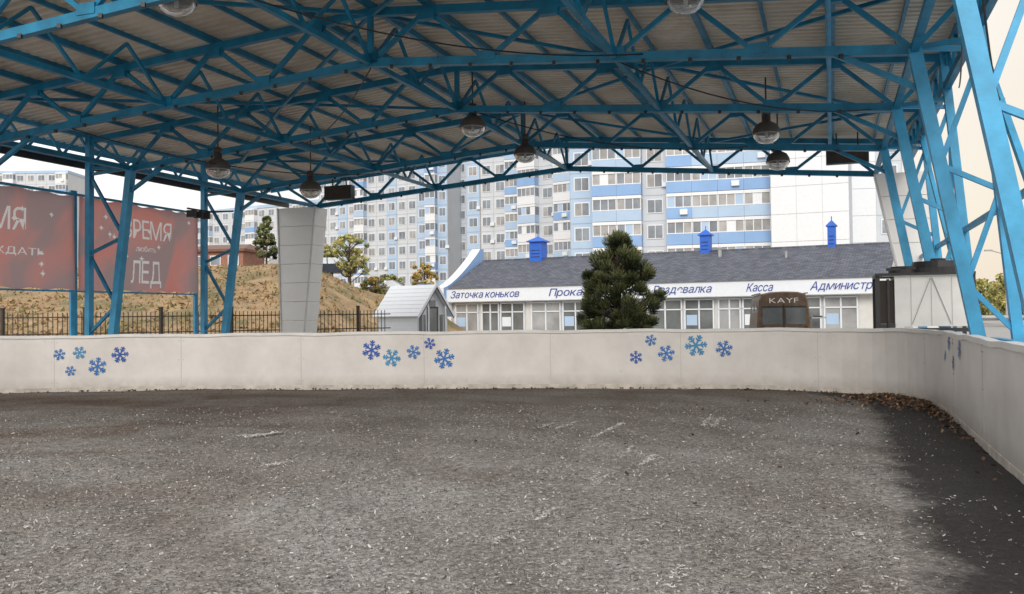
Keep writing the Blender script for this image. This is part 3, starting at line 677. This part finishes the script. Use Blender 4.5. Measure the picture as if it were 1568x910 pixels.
a=MB(); a.cyl((17.0,3.2,4.8),(17.0,3.2,5.35),0.12,n=10); a.lathe((17.0,3.2,5.35),[(0.2,0),(0.0,.14)],10); a.cyl((21,2.6,4.5),(21,2.6,5.0),0.07,n=8)
a.obj('roof_vent',['grey'],pav)
for t,x0,x1 in (('Заточка коньков',0.2,5.2),('Прокат',7.3,9.9),('Раздевалка',14.0,17.4),('Касса',19.4,20.8),('Администр',22.8,25.9)):
    text(t,'sign_lettering',pav,x0,x1,2.66,'sign',y=-0.43,shear=0.3,height=0.46)

# white hut
HM=Matrix.Translation((-4.62,42.5,0))@Matrix.Rotation(math.radians(-38),4,'Z')@Matrix.Diagonal((.80,.80,.98,1))
hut=empty('white_kiosk_hut',HM); a=MB()
w,l,hw,hr=2.5,3.1,1.7,2.9
a.obox((-l/2,-w/2,0),(l,0,0),(0,w,0),(0,0,hw),0)
for i in range(9): a.box((0,-w/2-.008,0.15+i*.18),(l,0.02,0.165),0)
a.poly([(l/2,-w/2,hw),(l/2,w/2,hw),(l/2,0,hr)],0); a.poly([(-l/2,w/2,hw),(-l/2,-w/2,hw),(-l/2,0,hr)],0)
for sg in (-1,1):
    n=8; ye=sg*(w/2+.25); ze=hw-.2
    P=lambda t,dz,xx_:(xx_,ye*(1-t),ze+(hr+.08-ze)*t+dz)
    for i in range(n):
        t0=i/n;t1=(i+1)/n
        a.poly([P(t0,.05,-l/2-.25),P(t0,.05,l/2+.35),P(t1,.025,l/2+.35),P(t1,.025,-l/2-.25)],0)
        a.poly([P(t0,.0,-l/2-.25),P(t0,.0,l/2+.35),P(t0,.05,l/2+.35),P(t0,.05,-l/2-.25)],0 if i else 3)
    a.poly([P(0,0,-l/2-.25),P(0,0,l/2+.35),P(1,0,l/2+.35),P(1,0,-l/2-.25)],0)
    a.beam((l/2+.36,sg*(w/2+.28),hw-.2),(l/2+.36,0,hr+.1),0.03,0.14,m=0)
    a.beam((l/2+.37,sg*(w/2+.18),hw-.25),(l/2+.37,0,hr-.02),0.03,0.05,m=2)
    a.beam((l/2+.36,sg*.7,0),(l/2+.36,sg*.7,hw+.3),0.08,m=0)
a.box((l/2+.02,0,1.0),(0.04,0.9,1.95),2); a.box((l/2+.045,0,1.2),(0.02,0.68,1.4),1); a.box((l/2+.03,.85,1.15),(0.03,.5,.9),1); a.box((l/2+.03,-.85,1.15),(0.03,.5,.9),1)
for yv in (-.85,.85): a.box((l/2+.05,yv,1.15),(0.02,.04,.9),0)
a.box((l/2+.02,0,hw+.35),(0.03,.5,.45),1)
a.obj('hut_body',['frame','pglass','iron','grey'],hut)

# coffee van
VM=Matrix.Translation((10.1,34.0,0))@Matrix.Rotation(math.radians(-10),4,'Z')
van=empty('coffee_van',VM); M['van']=mat('van_brown_wrap',(0.09,0.05,0.032),0.5,var=0.5,scale=3,col2=(0.24,0.16,0.10))
a=MB()
sec=[(-.96,.45),(-.98,.9),(-.95,1.3),(-.88,1.95),(-.78,2.18),(-.5,2.25),(0,2.27),(.5,2.25),(.78,2.18),(.88,1.95),(.95,1.3),(.98,.9),(.96,.45)]
ysec=[(0,0.95),(0.08,1.0),(3.5,1.0),(3.9,0.9)]
for y_,k_ in ysec:
    for (x_,z_) in sec: a.v.append((x_*k_,y_,0.45+(z_-.45)*(0.5+.5*k_)))
n=len(sec)
for i in range(len(ysec)-1):
    for j in range(n-1): q=i*n+j; a.f.append((q,q+1,q+n+1,q+n)); a.m.append(0)
a.f.append(tuple(range(n))); a.m.append(0); a.f.append(tuple(reversed(range(3*n,4*n)))); a.m.append(0)
for sg in (-1,1):
    a.box((sg*.42,-.015,1.35),(.72,.03,.62),1); a.box((sg*.78,-.02,.85),(.14,.04,.26),3)
    for yw in (.75,3.1): a.cyl((sg*.98,yw,.36),(sg*.72,yw,.36),.36,n=18,m=2)
    for yy_ in (1.0,2.3): a.box((sg*.915,yy_,1.55),(.03,.9,.45),1)
    a.beam((sg*.85,.0,2.2),(sg*.85,3.6,2.2),.04,m=2)
a.box((0,-.06,.5),(1.8,.14,.16),2); a.box((0,-.02,.8),(.5,.03,.12),4); a.box((0,-.02,1.2),(.03,.03,1.2),2); a.box((0,-.02,1.7),(1.6,.03,.04),2)
a.box((1.25,.3,1.28),(.5,.5,.05),4); a.box((1.25,.3,1.32),(.3,.3,.06),2)
a.obj('van_body',['van','pglass','dark','lf1','frame'],van)
text('KAYF','van_lettering',van,-.52,.52,1.84,'bwhite',y=-0.04,height=.20)

M['car1']=mat('car_paint_silver',(0.4,0.41,0.42),0.25,metal=0.5,var=.05); M['car2']=mat('car_paint_dark',(0.03,0.04,0.06),0.25,metal=.4,var=.05)
def car(x,y,rot,paint):
    z=float(hgt(x,y)); e=empty('parked_car',Matrix.Translation((x,y,z))@Matrix.Rotation(rot,4,'Z')); a=MB()
    lower=[(-2.1,.3),(-2.15,.7),(-1.9,.9),(-1.0,.98),(1.2,.98),(2.0,.92),(2.15,.65),(2.1,.3)]
    cab=[(-1.2,.97),(-.55,1.43),(.6,1.47),(1.45,.97)]
    for prof,w0,w1,m in ((lower,.86,.86,0),(cab,.80,.62,1)):
        n=len(prof); zmin=min(p[1] for p in prof); zmax=max(p[1] for p in prof)
        Ww=[w0+(w1-w0)*(p[1]-zmin)/(zmax-zmin) for p in prof]
        A_=[(p[0],-w,p[1]) for p,w in zip(prof,Ww)]; B_=[(p[0],w,p[1]) for p,w in zip(prof,Ww)]
        a.poly(A_,m); a.poly(list(reversed(B_)),m)
        for i in range(n): j=(i+1)%n; a.poly([A_[i],B_[i],B_[j],A_[j]],m)
    a.box((0.03,0,1.47),(1.1,1.26,.04),0)
    for sg in (-1,1):
        for xw in (-1.3,1.35): a.cyl((xw,sg*.88,.32),(xw,sg*.68,.32),.32,n=16,m=2); a.cyl((xw,sg*.885,.32),(xw,sg*.87,.32),.18,n=12,m=3)
        a.beam((.05,sg*.79,.98),(.02,sg*.63,1.45),.06,m=0)
        for xe in (-2.14,2.13): a.box((xe,sg*.62,.72),(.06,.32,.13),4)
    a.obj('car_body',[paint,'glass','dark','grey','frame'],e)
car(-13.9,69.0,0.1,'car2'); car(-10.0,73,-0.1,'car1'); car(-7.6,79,0.2,'car2'); car(-17.6,74,0.15,'car1')

# ------------------------------------------------------------- apartments
def block(name,xa,ya,xb,yb,z0,floors,pat,depth=12,fh=2.8,pale=False):
    W=math.hypot(xb-xa,yb-ya); ang=math.atan2(yb-ya,xb-xa)
    e=empty(name,Matrix.Translation((xa,ya,z0))@Matrix.Rotation(ang,4,'Z')); H=floors*fh
    a=MB(); a.box((W/2,depth/2,H/2),(W,depth,H),0); a.box((W/2,depth/2,H+.35),(W+.3,depth+.3,.7),1)
    bw=W/len(pat)
    for f in range(floors+1): a.box((W/2,-.01,f*fh),(W,.04,.05),2)
    for i in range(len(pat)+1): a.box((i*bw,-.012,H/2),(.05,.045,H),2)
    a.obj('building_walls',['wall','apale','ajoint'],e)
    g=MB()
    for f in range(floors):
        z=f*fh
        for i,ch in enumerate(pat):
            cx=(i+.5)*bw; rnd=random.random()
            if ch in 'wW':
                if ch=='W': g.box((cx,-.03,z+fh/2),(bw-.08,.05,fh-.08),4)
                gm=1 if rnd<.6 else 2
                ww=min(1.7,bw*.6); g.box((cx,-.055,z+1.6),(ww+.16,.06,1.56),0); 
                g.box((cx-ww*.25,-.095,z+1.6),(ww*.45,.03,1.34),gm); g.box((cx+ww*.25,-.095,z+1.6),(ww*.45,.03,1.34),1 if rnd<.8 else 2)
                if random.random()<.15: g.box((cx+ww*.5+.35,-.2,z+1.1),(.7,.35,.5),0)
            elif ch in 'bB':
                pm=3 if (ch=='b') == ((f%2)==0) or ch=='B' else 0
                if pale and pm==3: pm=4 if (f+i)%3 else 3
                if not pale and pm==0: pm=4
                g.box((cx,-.55,z+.6),(bw-.02,1.1,1.15),pm)
                g.box((cx,-.55,z+2.6),(bw-.02,1.12,.35),0)
                g.box((cx,-.5,z+1.8),(bw-.1,1.0,1.28),1 if rnd<.45 else 2)
                nmu=max(2,int(bw/.8))
                for k in range(nmu+1): g.box((cx-bw/2+.06+k*(bw-.12)/nmu,-1.03,z+1.8),(.09,.06,1.26),0)
                g.box((cx,-1.03,z+1.25),(bw-.04,.07,.1),0)
                for q in range(nmu):
                    if random.random()<.3: g.box((cx-bw/2+.06+(q+.5)*(bw-.12)/nmu,-1.015,z+1.8),((bw-.12)/nmu*.95,.03,1.2),random.choice((0,1,2,4)))
                if random.random()<.15: g.box((cx+.5,-1.28,z+.7),(.8,.35,.55),0)
            elif ch=='s':
                g.box((cx,-.03,z+fh/2),(bw-.06,.05,fh-.06),3 if f%2 else 4)
                g.box((cx,-.07,z+1.6),(.7,.05,1.1),1)
            elif ch=='p':
                g.box((cx,-.03,z+fh/2),(bw-.03,.05,fh-.05),0)
    g.obj('building_windows_and_balconies',['frame','glass','curtain','ablue','apale'],e)
def PX(px,d): return (px-784)/1400*d
def blk(name,pa,da,pb,db,*r,**k): block(name,PX(pa,da),da,PX(pb,db),db,*r,**k)
blk('apartment_building',875,102,1183,96,3.2,10,'WbbwBbbb')
blk('apartment_building',1183,93,1303,90,3.0,10,'ppp',depth=14)
blk('apartment_building',1304,95,1385,94,3.0,10,'pw',depth=12)
blk('apartment_building',800,138,884,132,4,11,'bwb',pale=True)
blk('apartment_building',716,150,800,146,4,11,'WwwB',pale=True)
blk('apartment_building',686,165,717,163,4,10,'sw',pale=True)
blk('apartment_building',640,160,687,158,4,10,'WbW',pale=True)
blk('apartment_building',490,182,641,170,4,9,'wwWwbwwWww',pale=True)
blk('apartment_building',300,226,500,204,5,8,'wbwwwwbwwwwbww',pale=True)
blk('apartment_building',-90,235,104,235,6,12,'wbwwwwbwwwwb',pale=True)
hx,hy_=PX(348,74),74; hz=float(hgt(hx,hy_))
e=empty('brick_house',Matrix.Translation((hx,hy_,hz-.3))@Matrix.Rotation(-0.15,4,'Z')); a=MB()
M['brick']=mat('brick_red',(0.30,0.15,0.11),0.9,var=.25,scale=4); M['roofb']=mat('roof_brown',(0.16,0.08,0.055),0.6)
a.box((0,0,.95),(4.6,4,1.9),0); a.box((0,0,2.0),(5.1,4.6,.2),1); a.poly([(-2.55,-2.3,2.1),(2.55,-2.3,2.1),(2.0,0,2.6),(-2.0,0,2.6)],1); a.poly([(2.55,2.3,2.1),(-2.55,2.3,2.1),(-2.0,0,2.6),(2.0,0,2.6)],1)
a.poly([(2.55,-2.3,2.1),(2.55,2.3,2.1),(2.0,0,2.6)],1); a.poly([(-2.55,2.3,2.1),(-2.55,-2.3,2.1),(-2.0,0,2.6)],1)
for x in (-1.5,0,1.5): a.box((x,-2.02,1.2),(.9,.05,.8),3); a.box((x,-2.05,1.2),(.75,.05,.65),2)
a.obj('house_body',['brick','roofb','glass','frame'],e)

# ------------------------------------------------------------- trees
def tree(name,x,y,z,h,r,mats,nclump=90,nleaf=90,leaf=.06,thin=False,kind='round',base=0.25,seed=0,clr=(.13,.13)):
    rg=np.random.default_rng(seed); e=empty(name,Matrix.Translation((x,y,z))); a=MB()
    a.cyl((0,0,-.3),(0.05,0,h*.45),r*.09,r*.06,8); a.cyl((0.05,0,h*.45),(0,0.03,h*.93),r*.06,r*.015,7)
    C_=[];A_=[];MI=[]
    for i in range(nclump):
        v=rg.random(); t=2*math.pi*rg.random()
        zf=base+(1-base)*v**0.95
        lob=math.sin(t*3+zf*9+seed)*.12+math.sin(t*5-zf*17+seed)*.12
        q=(zf-base)/(1-base)
        if kind=='cone': env=r*(1-q**1.5)**0.75*(0.85+lob)+.08
        elif kind=='pine': env=r*(1-q**2.8)**0.75*(0.80+.20*math.sin(min(q*3.2,1.57)))*(0.92+lob*1.3)+.06
        else: env=r*math.sqrt(max(0,1-((q-.5)/.5)**2))*(0.88+lob*1.5)+.1
        rr=env*(0.30+.70*math.sqrt(rg.random())); c=np.array([rr*math.cos(t),rr*math.sin(t),h*zf])
        a.cyl((0,0,max(.1,h*zf-rr*(.5 if kind!='round' else .9))),tuple(c),r*.022,r*.006,5,caps=False)
        n=int(nleaf*(.6+.8*rg.random())); cr=r*(clr[0]+clr[1]*rg.random())
        off=rg.normal(size=(n,3)); off/=np.linalg.norm(off,axis=1,keepdims=True)
        rad=cr*rg.random(n)[:,None]**.5
        if thin:
            d=off+np.array([math.cos(t)*.5,math.sin(t)*.5,.9]); C_.append(c+off*rad); A_.append(d)
        else: C_.append(c+off*rad*np.array([1,1,.8])); A_.append(rg.normal(size=(n,3)))
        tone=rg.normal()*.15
        lit=rg.random(n)*.45+ .55*(off[:,2]*.5+.5)+tone  # clump tops pick the lighter tone, undersides the darker: shading as colour
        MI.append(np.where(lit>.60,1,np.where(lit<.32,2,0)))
    c=np.concatenate(C_); n=len(c)
    V,F=quads(c,leaf*(.6+.8*rg.random(n)),(leaf*.16 if thin else leaf*.6)*(.7+.6*rg.random(n)),a=np.concatenate(A_))
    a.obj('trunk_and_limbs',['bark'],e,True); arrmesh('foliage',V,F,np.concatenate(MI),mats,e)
M['pn1']=mat('pine_needles',(0.09,0.12,0.045),0.7,var=.3); M['pn2']=mat('pine_needles_lit',(0.25,0.26,0.11),0.7,var=.3); M['pn3']=mat('pine_needles_shaded',(0.032,0.045,0.022),0.8,var=.3)  # base needle colour with its lit and shaded copies
M['yl1']=mat('leaves_yellow_green',(0.28,0.29,0.09),0.8,var=.3); M['yl2']=mat('leaves_yellow',(0.48,0.42,0.14),0.8,var=.3); M['yl3']=mat('leaves_olive',(0.18,0.20,0.07),0.8,var=.3)
M['or1']=mat('leaves_orange',(0.42,0.27,0.08),0.8,var=.3); M['or2']=mat('leaves_gold',(0.52,0.40,0.12),0.8,var=.3)
tree('pine_tree',PX(946,38),38,0,4.7,1.70,['pn1','pn2','pn3'],nclump=130,nleaf=220,leaf=.11,thin=True,kind='pine',base=.1,seed=3,clr=(.12,.11))
def T(name,px,d,h,r,m,**k):
    x=PX(px,d); tree(name,x,d,float(hgt(x,d)),h,r,m,**k)
T('birch_tree',535,66,3.6,1.5,['yl1','yl2','yl3'],nclump=60,nleaf=40,leaf=.085,base=.2,seed=5)
T('birch_tree',508,70,2.6,1.0,['yl1','yl2','yl3'],nclump=40,nleaf=40,leaf=.085,base=.2,seed=6)
T('autumn_tree',650,84,3.4,1.3,['or1','or2','yl3'],nclump=50,nleaf=45,leaf=.1,base=.2,seed=8)
T('autumn_tree',598,88,2.6,1.3,['yl3','yl1','yl1'],nclump=50,nleaf=60,leaf=.1,base=.15,seed=9)
T('spruce_tree',408,64,3.4,0.85,['pn1','pn2','pn3'],nclump=70,nleaf=70,leaf=.1,kind='cone',base=.1,seed=11)
T('shrub',575,72,1.5,1.1,['yl3','or1','yl1'],nclump=40,nleaf=60,leaf=.08,base=.1,seed=12)
T('shrub',455,63,1.3,0.9,['yl3','gr1','yl1'],nclump=30,nleaf=60,leaf=.08,base=.1,seed=13)
T('birch_tree',1552,80,4.6,2.2,['yl1','yl2','yl3'],nclump=80,nleaf=60,leaf=.11,base=.15,seed=15)
T('birch_tree',1500,95,4.4,2.2,['yl1','yl2','yl3'],nclump=70,nleaf=60,leaf=.12,base=.15,seed=16)
cs=[]; 
for i in range(300):
    px=1360+rng.random()*420; d=150+rng.random()*60; x=PX(px,d); hgt_=2+rng.random()*4
    n=60; o=rng.normal(size=(n,3))*np.array([1.6,1.6,hgt_*.33]); cs.append(np.array([x,d,hgt_*.55])+o)
c=np.concatenate(cs); c[:,2]=np.abs(c[:,2]); v,f=quads(c,.35,.25)
arrmesh('distant_trees',v,f,rng.choice(3,len(c)),['yl3','pn1','gr1'])
for px,d,h in ((1541,75,6.0),(737,120,20)):
    x=PX(px,d); e=empty('street_lamp',Matrix.Translation((x,d,float(hgt(x,d))))); a=MB(); a.cyl((0,0,0),(0,0,h),.09,.05,8)
    if h<10:
        a.cyl((0,0,h),(-1.2,0,h+.35),.04,n=6); a.box((-1.4,0,h+.35),(.6,.22,.12),0)
    else:
        a.cyl((-.8,0,h),(.8,0,h),.05,n=6); a.box((-.9,0,h),(.4,.3,.2),0); a.box((.9,0,h),(.4,.3,.2),0)
    a.obj('lamp_pole',['grey'],e)

# ------------------------------------------------------------- world, sun, camera
w=bpy.data.worlds.new('World'); scene.world=w; w.use_nodes=True; N=w.node_tree.nodes; L=w.node_tree.links
bg=N['Background']; sky=N.new('ShaderNodeTexSky'); sky.sky_type='NISHITA'; sky.sun_disc=False
EL,AZ=math.radians(31),math.radians(190)
sky.sun_elevation=EL; sky.sun_rotation=AZ; sky.dust_density=4; sky.air_density=1.2
tc=N.new('ShaderNodeTexCoord'); nz=N.new('ShaderNodeTexNoise'); nz.inputs['Scale'].default_value=2.2; nz.inputs['Detail'].default_value=6; L.new(tc.outputs['Generated'],nz.inputs['Vector'])
cr=N.new('ShaderNodeValToRGB'); cr.color_ramp.elements[0].position=.35; cr.color_ramp.elements[0].color=(7.4,7.1,6.8,1); cr.color_ramp.elements[1].position=.68; cr.color_ramp.elements[1].color=(9.6,9.5,9.4,1); L.new(nz.outputs[0],cr.inputs[0])
dt=N.new('ShaderNodeVectorMath'); dt.operation='DOT_PRODUCT'; dv=Vector((0.66,0.75,0.06)).normalized(); dt.inputs[1].default_value=dv; L.new(tc.outputs['Generated'],dt.inputs[0])
mr=N.new('ShaderNodeMapRange'); mr.interpolation_type='SMOOTHSTEP'; mr.inputs['From Min'].default_value=0.86; mr.inputs['From Max'].default_value=1.0; L.new(dt.outputs['Value'],mr.inputs['Value'])
mw=N.new('ShaderNodeMixRGB'); mw.inputs[2].default_value=(6.9,6.0,4.8,1); L.new(mr.outputs[0],mw.inputs[0]); L.new(cr.outputs[0],mw.inputs[1])
mx=N.new('ShaderNodeMixRGB'); mx.inputs[0].default_value=0.82
L.new(sky.outputs[0],mx.inputs[1]); L.new(mw.outputs[0],mx.inputs[2]); L.new(mx.outputs[0],bg.inputs[0]); bg.inputs[1].default_value=0.15
sun=bpy.data.lights.new('sun','SUN'); sun.energy=1.7; sun.angle=math.radians(30); sun.color=(1,.975,.94)
so=bpy.data.objects.new('sun',sun); COL.objects.link(so)
dirn=Vector((math.sin(AZ)*math.cos(EL),math.cos(AZ)*math.cos(EL),math.sin(EL)))
so.rotation_euler=dirn.to_track_quat('Z','Y').to_euler()
cam=bpy.data.cameras.new('camera'); co=bpy.data.objects.new('camera',cam); COL.objects.link(co); scene.camera=co
cam.sensor_width=36; cam.lens=1400/1568*36; cam.clip_end=5000; cam.clip_start=.05
co.matrix_world=Matrix.Translation((0,0,1.5))@Matrix.Rotation(math.radians(91.15),4,'X')@Matrix.Rotation(math.radians(-0.7),4,'Z')
scene.view_settings.view_transform='Standard'; scene.view_settings.look='None'; scene.view_settings.exposure=0
